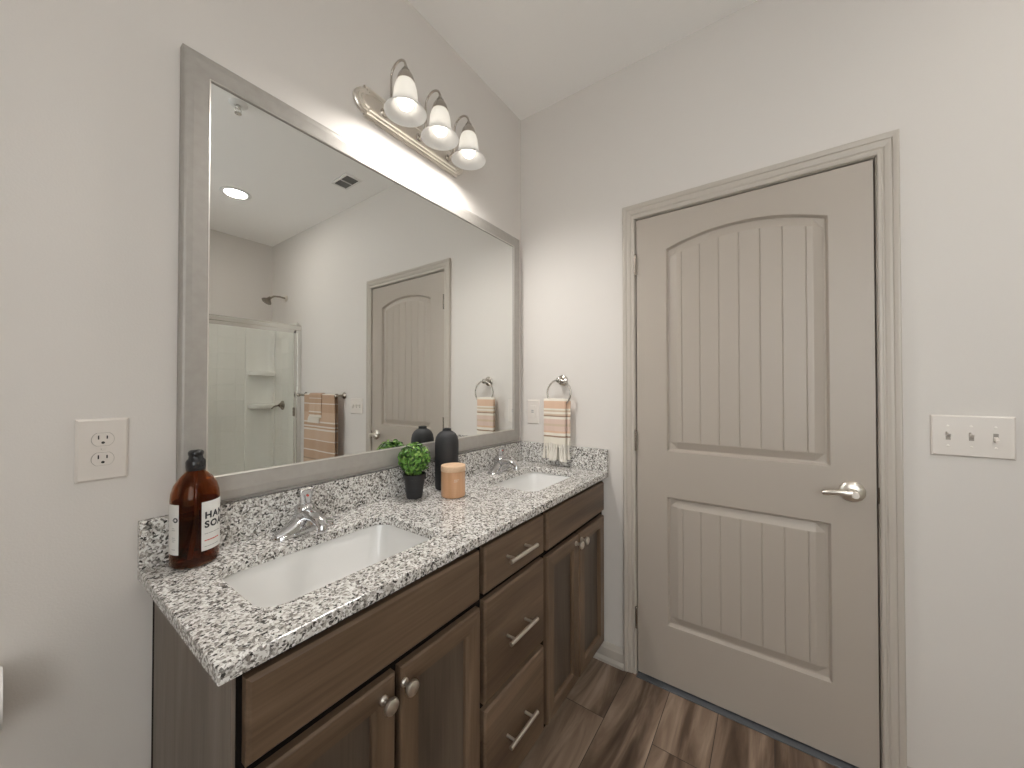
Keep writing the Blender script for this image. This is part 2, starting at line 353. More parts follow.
# door casing: moulded profile swept up, across and down with mitres
prof = [(0.000, 0.000), (0.000, 0.009), (0.004, 0.012), (0.012, 0.012), (0.015, 0.009), (0.019, 0.009), (0.023, 0.0125), (0.034, 0.0145), (0.042, 0.0145), (0.045, 0.018), (0.055, 0.020), (0.060, 0.020), (0.0635, 0.017), (0.0635, 0.0)]
prof = [(w * 0.82, t * 0.9) for w, t in prof]
def casing_ring(y, z, dy, dz): return [(-t, y + dy * w, z + dz * w * 1.2) for w, t in prof]
i0 = 0.005
obj('trim_1', loft([casing_ring(DL + i0, 0, 1, 0), casing_ring(DL + i0, DT + i0, 1, 1), casing_ring(DR - i0, DT + i0, -1, 1), casing_ring(DR - i0, 0, -1, 0)]), m_trim, kind='structure')
# baseboards with a small shoe moulding
bprof = [(0, 0), (0.022, 0), (0.022, 0.012), (0.016, 0.020), (0.012, 0.024), (0.012, 0.062), (0.009, 0.070), (0.007, 0.078), (0.003, 0.084), (0, 0.086)]
def base_x(name, y0, y1, x=0, s=-1): obj(name, loft([[(x + s * d, y0, z) for d, z in bprof], [(x + s * d, y1, z) for d, z in bprof]]), m_base, kind='structure')
def base_y(name, x0, x1, y=0, s=-1): obj(name, loft([[(x0, y + s * d, z) for d, z in bprof], [(x1, y + s * d, z) for d, z in bprof]]), m_base, kind='structure')
base_x('baseboard_right', -0.41, DL + i0 + 0.0522); base_x('baseboard_right', DR - i0 - 0.0522, -2.50)
base_y('baseboard_back', XL, -1.482); base_x('baseboard_left', YF, 0, XL, 1); base_y('baseboard_front', XL, -1.66, YF, 1)
obj('trim_3', B((-0.024, 0.14, DR, DL, 0.0, 0.005)), m_strip, kind='structure', bevel=0.002)  # dark blue-grey strip on the floor along the door

# ------------------------------------------------------------------ the door
door = thing('door_1', None, None, (0.018, (DL + DR) / 2, 0.012), kind='structure')
def door_slab():
    bm = bmesh.new()
    yc = -1.0267; hw = 0.268
    pr = [(0, 0), (0.003, 0.004), (0.007, 0.0145), (0.012, 0.0155), (0.041, 0.0040), (0.046, 0.0035)]   # inset, recess
    gr = 0.0026; gd = 0.0028
    # column positions from panel centre
    us = [-hw + a for a, _ in pr] + [hw - a for a, _ in pr]
    grooves = [k * 0.0689 for k in range(-3, 4)]
    for k in grooves: us += [k - gr, k, k + gr]
    lim = hw - 0.046
    for i in range(1, 28):
        u = -lim + 2 * lim * i / 28
        if min(abs(u - k) for k in grooves) > 0.006: us.append(u)
    us = sorted(set(round(u, 5) for u in us))
    def arch(u): return 1.884 + 0.052 * (1 - (u / hw) ** 2)
    def prof_at(d):
        for (a, da), (b, db) in zip(pr, pr[1:]):
            if d <= b: return da + (db - da) * (d - a) / (b - a)
        return pr[-1][1]
    def rec(u, d_edge):
        d = min(d_edge, hw - abs(u)); r = prof_at(max(d, 0))
        if d >= 0.0459 and any(abs(u - k) < 1e-4 for k in grooves): r += gd
        return r
    insets = [a for a, _ in pr]
    p = insets
    rows = []   # each row: function u -> (z, recess)
    z0, z1 = 0.014, DT - 0.003
    rows.append(lambda u: (z0, 0.0))
    def panel(zb, zt):
        for a in p: rows.append(lambda u, a=a: (zb + a, rec(u, a)))
        for a in reversed(p): rows.append(lambda u, a=a: (zt(u) - a, rec(u, a)))
    panel(0.262, lambda u: 0.812); panel(1.008, arch)
    rows.append(lambda u: (z1, 0.0))
    cols = [DR - yc + 0.002] + us + [DL - yc - 0.002]
    V = []
    for r in rows:
        line = []
        for u in cols:
            z, d = r(max(-hw, min(hw, u)))
            if abs(u) > hw: d = 0.0
            line.append(bm.verts.new((d, yc + u, z)))
        V.append(line)
    for i in range(len(V) - 1):
        for j in range(len(cols) - 1):
            q = [V[i][j], V[i][j + 1], V[i + 1][j + 1], V[i + 1][j]]
            a, b, c, d = [w.co.x for w in q]
            if abs(a - c) < abs(b - d): bm.faces.new((q[0], q[1], q[2])); bm.faces.new((q[0], q[2], q[3]))
            else: bm.faces.new((q[1], q[2], q[3])); bm.faces.new((q[1], q[3], q[0]))
    # back and sides
    t = 0.035
    bk = [[bm.verts.new((t, V[0][j].co.y, z)) for j in range(len(cols))] for z in (z0, z1)]
    for j in range(len(cols) - 1):
        bm.faces.new((V[0][j], bk[0][j], bk[0][j + 1], V[0][j + 1])); bm.faces.new((V[-1][j], V[-1][j + 1], bk[1][j + 1], bk[1][j]))
        bm.faces.new((bk[0][j], bk[1][j], bk[1][j + 1], bk[0][j + 1]))
    bm.faces.new([V[i][0] for i in range(len(V))] + [bk[1][0], bk[0][0]]); bm.faces.new([V[i][-1] for i in range(len(V))] + [bk[1][-1], bk[0][-1]])
    return bm
slab = obj('door_slab', door_slab(), m_door, door)
for z in (1.835, 1.043, 0.252):
    hb = lathe([(0.0055, -0.045), (0.0055, 0.045)], (-0.008, DL + 0.0015, z), n=14)
    lathe([(0.004, 0), (0.007, 0.002), (0.004, 0.006)], (-0.008, DL + 0.0015, z + 0.045), n=14, bm=hb)
    B((-0.008, 0.0, DL + 0.0002, DL + 0.0028, z - 0.044, z + 0.044), bm=hb)
    obj('hinge', hb, m_bronze, door, sm=40)
LY, LZ = -1.349, 0.931
h = obj('door_handle', lathe([(0.034, 0), (0.034, -0.006), (0.030, -0.011), (0.022, -0.014), (0.013, -0.016), (0.012, -0.046), (0.014, -0.048), (0.014, -0.060), (0.010, -0.064)], (0, LY, LZ), 'x', 36), m_nickel, door, sm=35, label='satin nickel lever handle')
obj('lever', tube([(-0.054, LY - 0.006, LZ), (-0.056, LY + 0.012, LZ + 0.002), (-0.056, LY + 0.035, LZ + 0.003), (-0.054, LY + 0.060, LZ - 0.001), (-0.052, LY + 0.074, LZ - 0.005), (-0.051, LY + 0.081, LZ - 0.006)],
                  [(0.006, 0.010), (0.0065, 0.0115), (0.0055, 0.0095), (0.005, 0.0085), (0.0045, 0.008), (0.003, 0.005)], 14), m_nickel, h, sm=50)
obj('latch_plate', B((-0.006, 0.0, DR - 0.0045, DR - 0.001, LZ - 0.030, LZ + 0.024)), m_bronze, door, bevel=0.002)

# ------------------------------------------------------------------ vanity cabinet
CXL = -1.471; FY = -0.468; PY = -0.488
van = thing('vanity_cabinet', 'long brown stained wood double vanity with doors and drawers under the granite counter', 'cabinet', (-0.745, -0.24, 0))
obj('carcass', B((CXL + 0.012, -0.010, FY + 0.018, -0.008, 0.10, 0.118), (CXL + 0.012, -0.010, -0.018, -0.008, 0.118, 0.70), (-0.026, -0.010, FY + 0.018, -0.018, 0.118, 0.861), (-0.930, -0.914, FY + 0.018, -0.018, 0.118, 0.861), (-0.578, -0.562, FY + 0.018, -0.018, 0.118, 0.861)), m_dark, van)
obj('side_panel', B((CXL, CXL + 0.006, FY, -0.016, 0.0, 0.861)), m_side, van, bevel=0.001, label='grey brown end panel of the vanity')
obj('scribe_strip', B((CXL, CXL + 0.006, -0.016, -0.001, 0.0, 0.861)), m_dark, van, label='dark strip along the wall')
obj('face_frame', B((CXL + 0.006, -0.010, FY, FY + 0.018, 0.085, 0.861)), m_dark, van, label='face frame with gap shadow painted in near black')
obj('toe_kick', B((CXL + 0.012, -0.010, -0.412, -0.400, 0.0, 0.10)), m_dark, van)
def slab_front(x0, x1, z0, z1):
    """flat front with a softly chamfered edge"""
    rings = []
    for ins, y in ((0, FY), (0, PY + 0.006), (0.0035, PY + 0.002), (0.006, PY)):
        rings.append([(x0 + ins, y, z0 + ins), (x1 - ins, y, z0 + ins), (x1 - ins, y, z1 - ins), (x0 + ins, y, z1 - ins)])
    return loft(rings)
def shaker(x0, x1, z0, z1, w=0.052):
    rings = []
    for ins, y in ((0, FY), (0, PY + 0.005), (0.003, PY + 0.001), (0.005, PY), (w - 0.006, PY), (w - 0.004, PY + 0.003), (w, PY + 0.007), (w + 0.001, PY + 0.014)):
        rings.append([(x0 + ins, y, z0 + ins), (x1 - ins, y, z0 + ins), (x1 - ins, y, z1 - ins), (x0 + ins, y, z1 - ins)])
    return loft(rings)
def mitre_mats(o, w=0.052):
    """rails get the across grain, stiles and panel the upright grain"""
    me = o.data; me.materials.clear(); me.materials.append(m_wood_z); me.materials.append(m_wood_x); me.materials.append(m_wood_p)
    xs = [v.co.x for v in me.vertices]; zs = [v.co.z for v in me.vertices]
    for f in me.polygons:
        c = f.center
        f.material_index = 1 if (max(zs) - c.z < w * 0.98 or c.z - min(zs) < w * 0.98) and min(zs) + 0.02 < c.z + 0.02 and abs(c.x - (max(xs) + min(xs)) / 2) < 0.02 else (2 if f.area > 0.5 * (max(xs) - min(xs) - 2 * w) * (max(zs) - min(zs) - 2 * w) and c.y < 0 and abs(c.y - (PY + 0.014 - wloc(o).y)) < 1e-3 else 0)
def knob(x, z, par):
    return obj('knob', lathe([(0.009, PY + 0.0), (0.009, PY - 0.003), (0.0055, PY - 0.006), (0.005, PY - 0.016), (0.010, PY - 0.019), (0.0150, PY - 0.022), (0.0162, PY - 0.026), (0.0145, PY - 0.031), (0.008, PY - 0.0335), (0.0, PY - 0.034)], (x, 0, z), 'y', 28), m_nickel, par, sm=45, label='satin nickel round knob')
def vdoor(x0, x1, kx, kz=0.661):
    d = obj('door', shaker(x0, x1, 0.106, 0.688), m_wood_z, van); mitre_mats(d); knob(kx, kz, d)
obj('false_drawer_front', slab_front(-1.457, -0.919, 0.710, 0.842), m_wood_x, van)
obj('false_drawer_front', slab_front(-0.557, -0.029, 0.710, 0.843), m_wood_x, van)
vdoor(-1.457, -1.190, -1.221, 0.652); vdoor(-1.177, -0.918, -1.170, 0.655)
vdoor(-0.557, -0.3035, -0.333); vdoor(-0.2955, -0.029, -0.283)
for z0, z1, hz in ((0.714, 0.843, 0.783), (0.414, 0.695, 0.550), (0.110, 0.396, 0.258)):
    d = obj('drawer', slab_front(-0.899, -0.581, z0, z1), m_wood_x, van)
    hb = tube([(-0.823, PY - 0.032, hz), (-0.678, PY - 0.032, hz)], 0.006, 16)
    for x in (-0.797, -0.701): tube([(x, PY + 0.001, hz), (x, PY - 0.032, hz)], 0.0045, 12, bm=hb)
    obj('handle', hb, m_nickel, d, sm=50, label='satin nickel bar pull')

# ------------------------------------------------------------------ countertop, splashes, sinks
CL, CD, ZT, ZB = -1.4963, -0.4982, 0.888, 0.862
SINKS = ((-1.1925, -0.2710, 0.2125, 0.1310), (-0.310, -0.2725, 0.195, 0.1275))
def counter():
    bm = bmesh.new()
    def layer(z):
        loops = []
        outer = [(CL, CD), (-0.001, CD), (-0.001, -0.001), (CL, -0.001)]
        for pts in [outer] + [rrect(cx, cy, hx, hy, 0.045) for cx, cy, hx, hy in SINKS]:
            vs = [bm.verts.new((x, y, z)) for x, y in pts]; loops.append(vs)
        es = []
        for vs in loops:
            for a, b in zip(vs, vs[1:] + vs[:1]): es.append(bm.edges.new((a, b)))
        bmesh.ops.triangle_fill(bm, use_beauty=True, use_dissolve=False, edges=es)
        return loops
    a = layer(ZT); b = layer(ZB)
    for la, lb in zip(a, b):
        n = len(la)
        for i in range(n): bm.faces.new((la[i], la[(i + 1) % n], lb[(i + 1) % n], lb[i]))
    return bm
tag(obj('countertop', counter(), m_gran, origin=(-0.745, -0.25, ZB), bevel=0.003, seg=2), 'long white, grey and black speckled granite counter over the vanity', 'countertop')
tag(obj('backsplash', B((CL, -0.001, -0.021, -0.001, ZT, 0.991)), m_gran, origin=(-0.745, -0.01, ZT), bevel=0.0015), 'low speckled granite backsplash running below the framed mirror', 'backsplash')
tag(obj('side_splash', B((-0.021, -0.001, CD, -0.0215, ZT, 0.991)), m_gran, origin=(-0.011, -0.26, ZT), bevel=0.0015), 'short granite side splash on the door wall below the hanging hand towel', 'backsplash')

def sink(cx, cy, hx, hy, label):
    t = thing('sink', label, 'sink', (cx, cy, 0.73), 'undermount basins')
    rings = []
    for ex, ez, r in ((0.020, ZB - 0.0005, 0.05), (0.006, ZB - 0.0005, 0.048), (0.004, ZB - 0.006, 0.047), (0.0, 0.845, 0.045), (-0.010, 0.805, 0.045), (-0.020, 0.770, 0.05), (-0.034, 0.748, 0.055), (-0.055, 0.738, 0.05), (-0.085, 0.735, 0.03)):
        rings.append([(x, y, ez) for x, y in rrect(cx, cy, hx + ex, hy + ex, r)])
    rings.append([(cx + 0.02 * math.cos(2 * PI * (i + .5) / 36), cy + 0.02 * math.sin(2 * PI * (i + .5) / 36), 0.733) for i in range(36)])
    inner = rings
    outer = [[(x, y, ez) for x, y in rrect(cx, cy, hx + ex, hy + ex, 0.05)] for ex, ez in ((0.020, 0.852), (0.012, 0.84), (-0.01, 0.76), (-0.045, 0.725))]
    bm = loft(inner[::-1] + outer)
    o = obj('basin', bm, m_porc, t, sm=50)
    obj('drain', lathe([(0.024, 0.7335), (0.024, 0.736), (0.020, 0.7375), (0.016, 0.736), (0.004, 0.738), (0, 0.738)], (cx, cy, 0), 'z', 28), m_chrome, t, sm=40, label='chrome drain')
sink(*SINKS[0], 'white rectangular undermount sink nearest the amber soap bottle, showing larger')
sink(*SINKS[1], 'white rectangular undermount sink in the far corner below the hand towel')

def faucet(cx, cy, label):
    t = thing('faucet', label, 'faucet', (cx, cy, ZT), 'single lever basin faucets')
    # base deck with flared wings
    rings = []
    for z, ix in ((ZT, 0), (ZT + 0.006, 0), (ZT + 0.010, 0.003)):
        rings.append([(x, y, z) for x, y in rrect(cx, cy, 0.079 - ix, 0.025 - ix, 0.0245 - ix, 8)])
    bm = loft(rings)
    # ramped wings rising to the body
    rings = []
    for u, hh, hw in ((-0.074, 0.012, 0.015), (-0.056, 0.020, 0.020), (-0.038, 0.031, 0.023), (-0.020, 0.046, 0.0255), (0, 0.054, 0.026), (0.020, 0.046, 0.0255), (0.038, 0.031, 0.023), (0.056, 0.020, 0.020), (0.074, 0.012, 0.015)):
        rings.append([(cx + u, cy + hw * math.cos(PI * k / 10), ZT + 0.004 + (hh) * math.sin(PI * k / 10) ** 0.7) for k in range(11)])
    loft(rings, bm=bm)
    obj('base', bm, m_chrome, t, sm=45)
    sp = tube([(cx, cy + 0.012, ZT + 0.034), (cx, cy - 0.012, ZT + 0.050), (cx, cy - 0.040, ZT + 0.054), (cx, cy - 0.066, ZT + 0.050), (cx, cy - 0.088, ZT + 0.041), (cx, cy - 0.098, ZT + 0.033)],
              [(0.026, 0.024), (0.024, 0.019), (0.020, 0.014), (0.0175, 0.013), (0.0155, 0.013), (0.013, 0.011)], 20)
    s = obj('spout', sp, m_chrome, t, sm=50)
    obj('aerator', lathe([(0.0125, -0.014), (0.0125, 0.004), (0.010, 0.008)], (cx, cy - 0.093, ZT + 0.032), 'z', 24), m_chrome, s, sm=40)
    hd = lathe([(0.025, 0.046), (0.025, 0.062), (0.022, 0.072), (0.013, 0.078), (0.0, 0.079)], (cx, cy, ZT), 'z', 30)
    tube([(cx, cy + 0.002, ZT + 0.068), (cx, cy - 0.006, ZT + 0.085), (cx, cy - 0.008, ZT + 0.100), (cx, cy - 0.014, ZT + 0.116), (cx, cy - 0.016, ZT + 0.119)], [(0.012, 0.016), (0.007, 0.0145), (0.006, 0.017), (0.005, 0.018), (0.003, 0.012)], 18, bm=hd)
    hl = obj('lever', hd, m_chrome, t, sm=45)
    obj('indicator', lathe([(0.003, -0.003), (0.003, 0.0)], (cx, cy - 0.0145, ZT + 0.100), 'y', 12), m_red, hl, label='small red dot')
faucet(-1.184, -0.082, 'chrome single lever faucet behind the nearer sink, right of the soap bottle')
faucet(-0.298, -0.082, 'chrome single lever faucet behind the far corner sink')

# ------------------------------------------------------------------ framed mirror
MX0, MX1, MZ0, MZ1 = -1.4345, -0.046, 1.001, 2.081
mir = thing('wall_mirror', 'large rectangular mirror in a wide pewter frame above the counter', 'mirror', ((MX0 + MX1) / 2, -0.001, MZ0))
fw = 0.0535
fp = [(0, -0.001), (0, -0.020), (0.004, -0.0245), (0.008, -0.026), (0.020, -0.0265), (0.0485, -0.0225), (0.050, -0.023), (0.053, -0.0215), (fw, -0.006)]
def fr(cx, cz, sx, sz): return [(cx + sx * w, y, cz + sz * w * (1.22 if sz > 0 else 1)) for w, y in fp]
bm = bmesh.new()
vs = [[bm.verts.new(p) for p in r] for r in (fr(MX0, MZ0, 1, 1), fr(MX1, MZ0, -1, 1), fr(MX1, MZ1, -1, -1), fr(MX0, MZ1, 1, -1))]
for a in range(4):
    for k in range(len(fp)):
        k2 = (k + 1) % len(fp); f = bm.faces.new((vs[a][k], vs[(a + 1) % 4][k], vs[(a + 1) % 4][k2], vs[a][k2])); f.material_index = 1 if k == 6 else 0
obj('frame', bm, [m_frame, m_lip], mir)
obj('mirror_glass', B((MX0 + fw - 0.006, MX1 - fw + 0.006, -0.0175, -0.012, MZ0 + fw * 1.22 - 0.006, MZ1 - fw + 0.006)), m_mirror, mir)

# ------------------------------------------------------------------ vanity light bar
LX = (-0.894, -0.738, -0.582); LYY = -0.138
bar = thing('vanity_light', 'brushed nickel light bar with three bell glass shades above the mirror', 'light fixture', (-0.738, -0.001, 2.258))
def plate_ring(hx, hz, er, y):
    """bar with straight top/bottom and bulged round ends stepping in at the shoulders"""
    cx, cz = -0.738, 2.258; pts = []
    sh = hz * 0.80
    for s in (1, -1):
        pts.append((cx + s * (hx - er), y, cz + s * hz))
        pts.append((cx + s * (hx - er + 0.006), y, cz + s * hz)); pts.append((cx + s * (hx - er + 0.006), y, cz + s * sh))
        a0 = math.asin(0.92)
        for i in range(13):
            a = a0 - 2 * a0 * i / 12
            pts.append((cx + s * (hx - er + 0.006 + (er - 0.006) * (math.cos(a) - math.cos(a0)) / (1 - math.cos(a0))), y, cz + s * sh * math.sin(a) / 0.92))
        pts.append((cx + s * (hx - er + 0.006), y, cz - s * hz)); pts.append((cx + s * (hx - er), y, cz - s * hz))
    return pts
rings = []
for ins, y in ((0, -0.001), (0, -0.008), (0.003, -0.011), (0.010, -0.011), (0.012, -0.016), (0.020, -0.017), (0.022, -0.022), (0.029, -0.023), (0.031, -0.020)):
    rings.append(plate_ring(0.263 - ins, 0.053 - ins, 0.045 - ins * 0.4, y))
obj('back_plate', loft(rings), m_nickel, bar, sm=30)
for k, x in enumerate(LX):
    pts = [(x, -0.019, 2.250), (x, -0.035, 2.252), (x, -0.050, 2.262), (x, -0.059, 2.282), (x, -0.060, 2.31), (x, -0.060, 2.352)]
    for i in range(1, 13):
        a = PI * i / 12; pts.append((x, -0.099 + 0.039 * math.cos(a), 2.354 + 0.039 * math.sin(a)))
    bm = tube(pts, 0.0040, 12); lathe([(0.014, -0.017), (0.014, -0.024), (0.008, -0.028)], (x, 0, 2.250), 'y', 20, bm=bm)
    ar = obj('arm', bm, m_ring, bar, sm=50)
    obj('socket_cup', lathe([(0.006, 0.018), (0.009, 0.008), (0.013, 0.005), (0.015, -0.003), (0.021, -0.009), (0.025, -0.017), (0.029, -0.030), (0.0295, -0.036), (0.027, -0.036), (0.022, -0.020), (0.0, -0.016)], (x, LYY, 2.338), 'z', 32), m_ring, ar, sm=40)
    # frosted bell shade, open below
    out = [(0.0255, 2.306), (0.031, 2.296), (0.036, 2.280), (0.0385, 2.262), (0.040, 2.245), (0.044, 2.229), (0.052, 2.215), (0.061, 2.206), (0.0675, 2.202)]
    inn = [(r - 0.0028, z - 0.0005) for r, z in out[::-1]]
    s = obj('shade', lathe(out + [(0.0690, 2.1995)] + inn, (x, LYY, 0), 'z', 48, cap0=False, cap1=False), m_shade, bar, sm=60, label='frosted white bell glass shade')
    bprof_ = [(0.012, 2.308), (0.0125, 2.296), (0.016, 2.279)] + [(0.0275 * math.sin(a), 2.237 - 0.0275 * math.cos(a)) for a in [PI * (0.80 - 0.8 * i / 14) for i in range(15)]]
    sl_ = bpy.data.lights.new('bulb_light', 'SPOT'); sl_.energy = LAMP; sl_.color = (1.0, 0.96, 0.92); sl_.spot_size = math.radians(179); sl_.spot_blend = 1.0; sl_.shadow_soft_size = 0.014
    so = bpy.data.objects.new('bulb_light', sl_); COL.objects.link(so); so.location = Vector((x, LYY, 2.205)) - bar.location; so.parent = bar
    obj('bulb', lathe(bprof_, (x, LYY, 0), 'z', 28), m_bulb, bar, sm=60, label='glowing white bulb')

# ------------------------------------------------------------------ wall plates
def plate_x(y0, y1, z0, z1, t=0.006):      # on the door wall
    return loft([[(-d, y0 + i, z0 + i), (-d, y1 - i, z0 + i), (-d, y1 - i, z1 - i), (-d, y0 + i, z1 - i)] for d, i in ((0.0003, 0), (t * .55, 0), (t, 0.004))])
def plate_y(x0, x1, z0, z1, t=0.006):
    return loft([[(x0 + i, -d, z0 + i), (x1 - i, -d, z0 + i), (x1 - i, -d, z1 - i), (x0 + i, -d, z1 - i)] for d, i in ((0.0003, 0), (t * .55, 0), (t, 0.004))])
ot = thing('wall_outlet', 'cream duplex power outlet on the wall left of the mirror and soap bottle', 'outlet', (-1.5495, 0, 1.154))
obj('cover_plate', plate_y(-1.5865, -1.5125, 1.090, 1.217), m_plast, ot)
for zc in (1.1745, 1.1345):
    pts = []
    for i in range(32):
        a = 2 * PI * i / 32; pts.append((-1.5495 + 0.0155 * math.cos(a), max(-0.0128, min(0.0128, 0.0155 * math.sin(a)))))
    obj('recess', loft([[(-1.5495 + (x + 1.5495) * 1.06, y, zc + z * 1.06) for x, z in pts] for y in (-0.005, -0.0064)]), m_groove, ot)
    rc = obj('receptacle', loft([[(x, y, zc + z) for x, z in pts] for y in (-0.005, -0.0085)]), m_plast, ot, sm=40)
    sl = B((-1.5568, -1.5548, -0.0088, -0.0080, zc + 0.0005, zc + 0.0085), (-1.5448, -1.5428, -0.0088, -0.0080, zc + 0.001, zc + 0.0075))
    lathe([(0.0026, -0.0088), (0.0026, -0.0080)], (-1.5495, 0, zc - 0.0065), 'y', 12, bm=sl)
    obj('slots', sl, m_slot, rc, label='dark slots')
obj('screw', lathe([(0.003, -0.005), (0.003, -0.0066), (0.002, -0.0072)], (-1.5495, 0, 1.1545), 'y', 12), m_plast, ot)

sw = thing('light_switch', 'almond three gang toggle switch plate right of the door', 'switch', (0, -1.611, 1.136))
obj('cover_plate', plate_x(-1.694, -1.530, 1.075, 1.198, 0.007), m_plast, sw)
for i, (yc, up) in enumerate(((-1.565, 1), (-1.611, 1), (-1.657, -1))):
    sl = obj('toggle', B((-0.0074, -0.0066, yc - 0.005, yc + 0.005, 1.136 - 0.012, 1.136 + 0.012)), mat('toggle_slot', (0.32, 0.29, 0.25), 0.5), sw)
    z = 1.136
    obj('toggle_nub', loft([[(-0.006, yc + sy * 0.0042, z + sz * 0.0055 + up * 0.002) for sy, sz in ((-1, -1), (1, -1), (1, 1), (-1, 1))],
                            [(-0.019, yc + sy * 0.0032, z + sz * 0.0032 + up * 0.010) for sy, sz in ((-1, -1), (1, -1), (1, 1), (-1, 1))]]), m_plast, sl)
    for s in (-1, 1): obj('screw', lathe([(0.0030, -0.0065), (0.0030, -0.0078), (0.0018, -0.0082)], (0, yc, z + s * 0.030), 'x', 12), m_nickel, sw)
o2 = thing('wall_outlet', 'white rectangular wall plate between the mirror and the hanging hand towel', 'outlet', (0, -0.083, 1.153))
obj('cover_plate', plate_x(-0.119, -0.047, 1.089, 1.217), m_plast, o2)
obj('receptacle_face', loft([[(-d, -0.083 + sy * (0.0165 - i), 1.153 + sz * (0.033 - i)) for sy, sz in ((-1, -1), (1, -1), (1, 1), (-1, 1))] for d, i in ((0.005, 0), (0.0085, 0), (0.009, 0.001))]), m_plast, o2)
bt = obj('buttons', B((-0.0105, -0.0088, -0.0885, -0.0745, 1.158, 1.163), (-0.0105, -0.0088, -0.0885, -0.0745, 1.149, 1.154)), mat('button_grey', (0.35, 0.34, 0.33), 0.4), o2)

# ------------------------------------------------------------------ towel ring and hand towel
RY, RZ, RX = -0.260, 1.256, -0.047
tr = thing('towel_ring', 'polished nickel towel ring on the door wall above the far sink', 'towel ring', (0, RY, 1.32))
obj('mount', lathe([(0.027, -0.0005), (0.027, -0.006), (0.022, -0.010), (0.013, -0.014), (0.010, -0.035), (0.014, -0.040), (0.014, -0.050), (0.009, -0.055), (0, -0.056)], (0, RY, RZ + 0.064), 'x', 32), m_ring, tr, sm=40)
obj('ring', torus((RX, RY, RZ), 0.065, 0.0045, 'x', 56, 12), m_ring, tr, sm=70)
def drape(y0, y1, zt, zb, xc, half, waves, amp, nz=26, ny=40, seed=1, taper=0.0, topround=True):
    """a doubled cloth hanging in a closed cross-section; rings run down"""
    rnd = random.Random(seed); ph = [rnd.uniform(0, 6) for _ in range(6)]; rings = []
    for i in range(nz + 1):
        t = i / nz; z = zt + (zb - zt) * t; ring = []
        th = half * (0.35 + 0.65 * min(1, (t / 0.05) ** 0.5 if t > 0 else 0)) if topround else half
        a = amp * min(1, 0.25 + t * 1.5)
        for side in (-1, 1):
            for j in range(ny + 1):
                u = j / ny if side < 0 else 1 - j / ny
                y = y0 + (y1 - y0) * u + taper * t * (0.5 - u)
                edge = math.sqrt(max(0.0, 1 - (2 * u - 1) ** 8))
                x = xc + side * th * max(edge, 0.1) + a * math.sin(waves * 2 * PI * u + ph[0] + t * 0.7) * (1 if side < 0 else 0.8) + a * 0.4 * math.sin(waves * 4.3 * PI * u + ph[1] - t)
                ring.append((x, y, z + 0.0015 * math.sin(u * 9 + ph[2]) * (1 if i in (0, nz) else 0)))
        rings.append(ring)
    return loft(rings)
tw = thing('hand_towel', 'small cream and peach striped hand towel with fringe hanging through the ring', 'towel', (RX, -0.238, 1.0))
obj('front_fold', drape(-0.303, -0.180, 1.228, 1.003, -0.058, 0.006, 1.3, 0.0022, seed=3), m_towel, tw, sm=60)
obj('back_fold', drape(-0.320, -0.188, 1.226, 0.998, -0.036, 0.007, 1.6, 0.0025, seed=5), m_towel, tw, sm=60)
# note: material uses object space, so those two share the towel's own frame
def tassels(x, ya, yb, n, zt, zb, seed):
    rnd = random.Random(seed); bm = bmesh.new()
    for k in range(n):
        y = ya + (yb - ya) * (k + 0.5) / n; sway = rnd.uniform(-0.006, 0.006); l = zb + rnd.uniform(-0.004, 0.008)
        tube([(x, y, zt + 0.004), (x - 0.001, y, zt - 0.010), (x - 0.001, y + sway * .4, zt - 0.022), (x, y + sway, (zt + l) / 2 - 0.01), (x, y + sway * 1.4, l)], [0.005, 0.0075, 0.0048, 0.0075, 0.0088], 9, bm=bm)
    return bm
obj('fringe', tassels(-0.058, -0.303, -0.180, 9, 1.003, 0.920, 4), m_fringe, tw, sm=60, label='knotted cream fringe')
obj('fringe', tassels(-0.036, -0.316, -0.190, 8, 0.998, 0.926, 9), m_fringe, tw, sm=60, label='knotted cream fringe behind')

# ------------------------------------------------------------------ soap bottle
BX, BY = -1.4145, -0.0655
bo = thing('soap_bottle', 'brown glass pump bottle of hand soap with a white label at the counter end', 'bottle', (BX, BY, ZT))
bp_ = [(0.034, 0.000), (0.040, 0.002), (0.0435, 0.007), (0.0435, 0.145), (0.0425, 0.159), (0.038, 0.176), (0.030, 0.190), (0.021, 0.200), (0.0150, 0.206), (0.0145, 0.217)]
inn = [(r - 0.0022, max(z, 0.006)) for r, z in bp_]
inn = [(r, z) for r, z in inn if z > 0.0061 or r < 0.036][::-1]
obj('glass_body', lathe(bp_ + [(0.012, 0.217)] + inn, (BX, BY, ZT + 0.0005), 'z', 48), m_amber, bo, sm=40)
obj('liquid_soap', lathe([(0.036, 0.0068), (0.0408, 0.010), (0.0408, 0.106), (0.001, 0.106)], (BX, BY, ZT), 'z', 40), m_soap, bo, sm=40)
pm = lathe([(0.0175, 0.200), (0.0175, 0.205), (0.0180, 0.206), (0.0180, 0.219), (0.0165, 0.223), (0.0135, 0.226), (0.0125, 0.232), (0.0, 0.232)], (BX, BY, ZT + 0.007), 'z', 30)
pump = obj('pump', pm, m_black, bo, sm=40)
dv = Vector((0.45, 0.89, 0)).normalized(); top = Vector((BX, BY, ZT + 0.243))
nz = lathe([(0.012, -0.006), (0.014, 0.000), (0.014, 0.005), (0.011, 0.0085), (0, 0.0095)], top, 'z', 24)
tube([top + Vector((0, 0, 0.002)), top + dv * 0.018 + Vector((0, 0, 0.003)), top + dv * 0.032 + Vector((0, 0, 0.001)), top + dv * 0.037 + Vector((0, 0, -0.005))], [0.006, 0.0055, 0.0045, 0.004], 12, bm=nz)
obj('nozzle', nz, m_black, pump, sm=45)
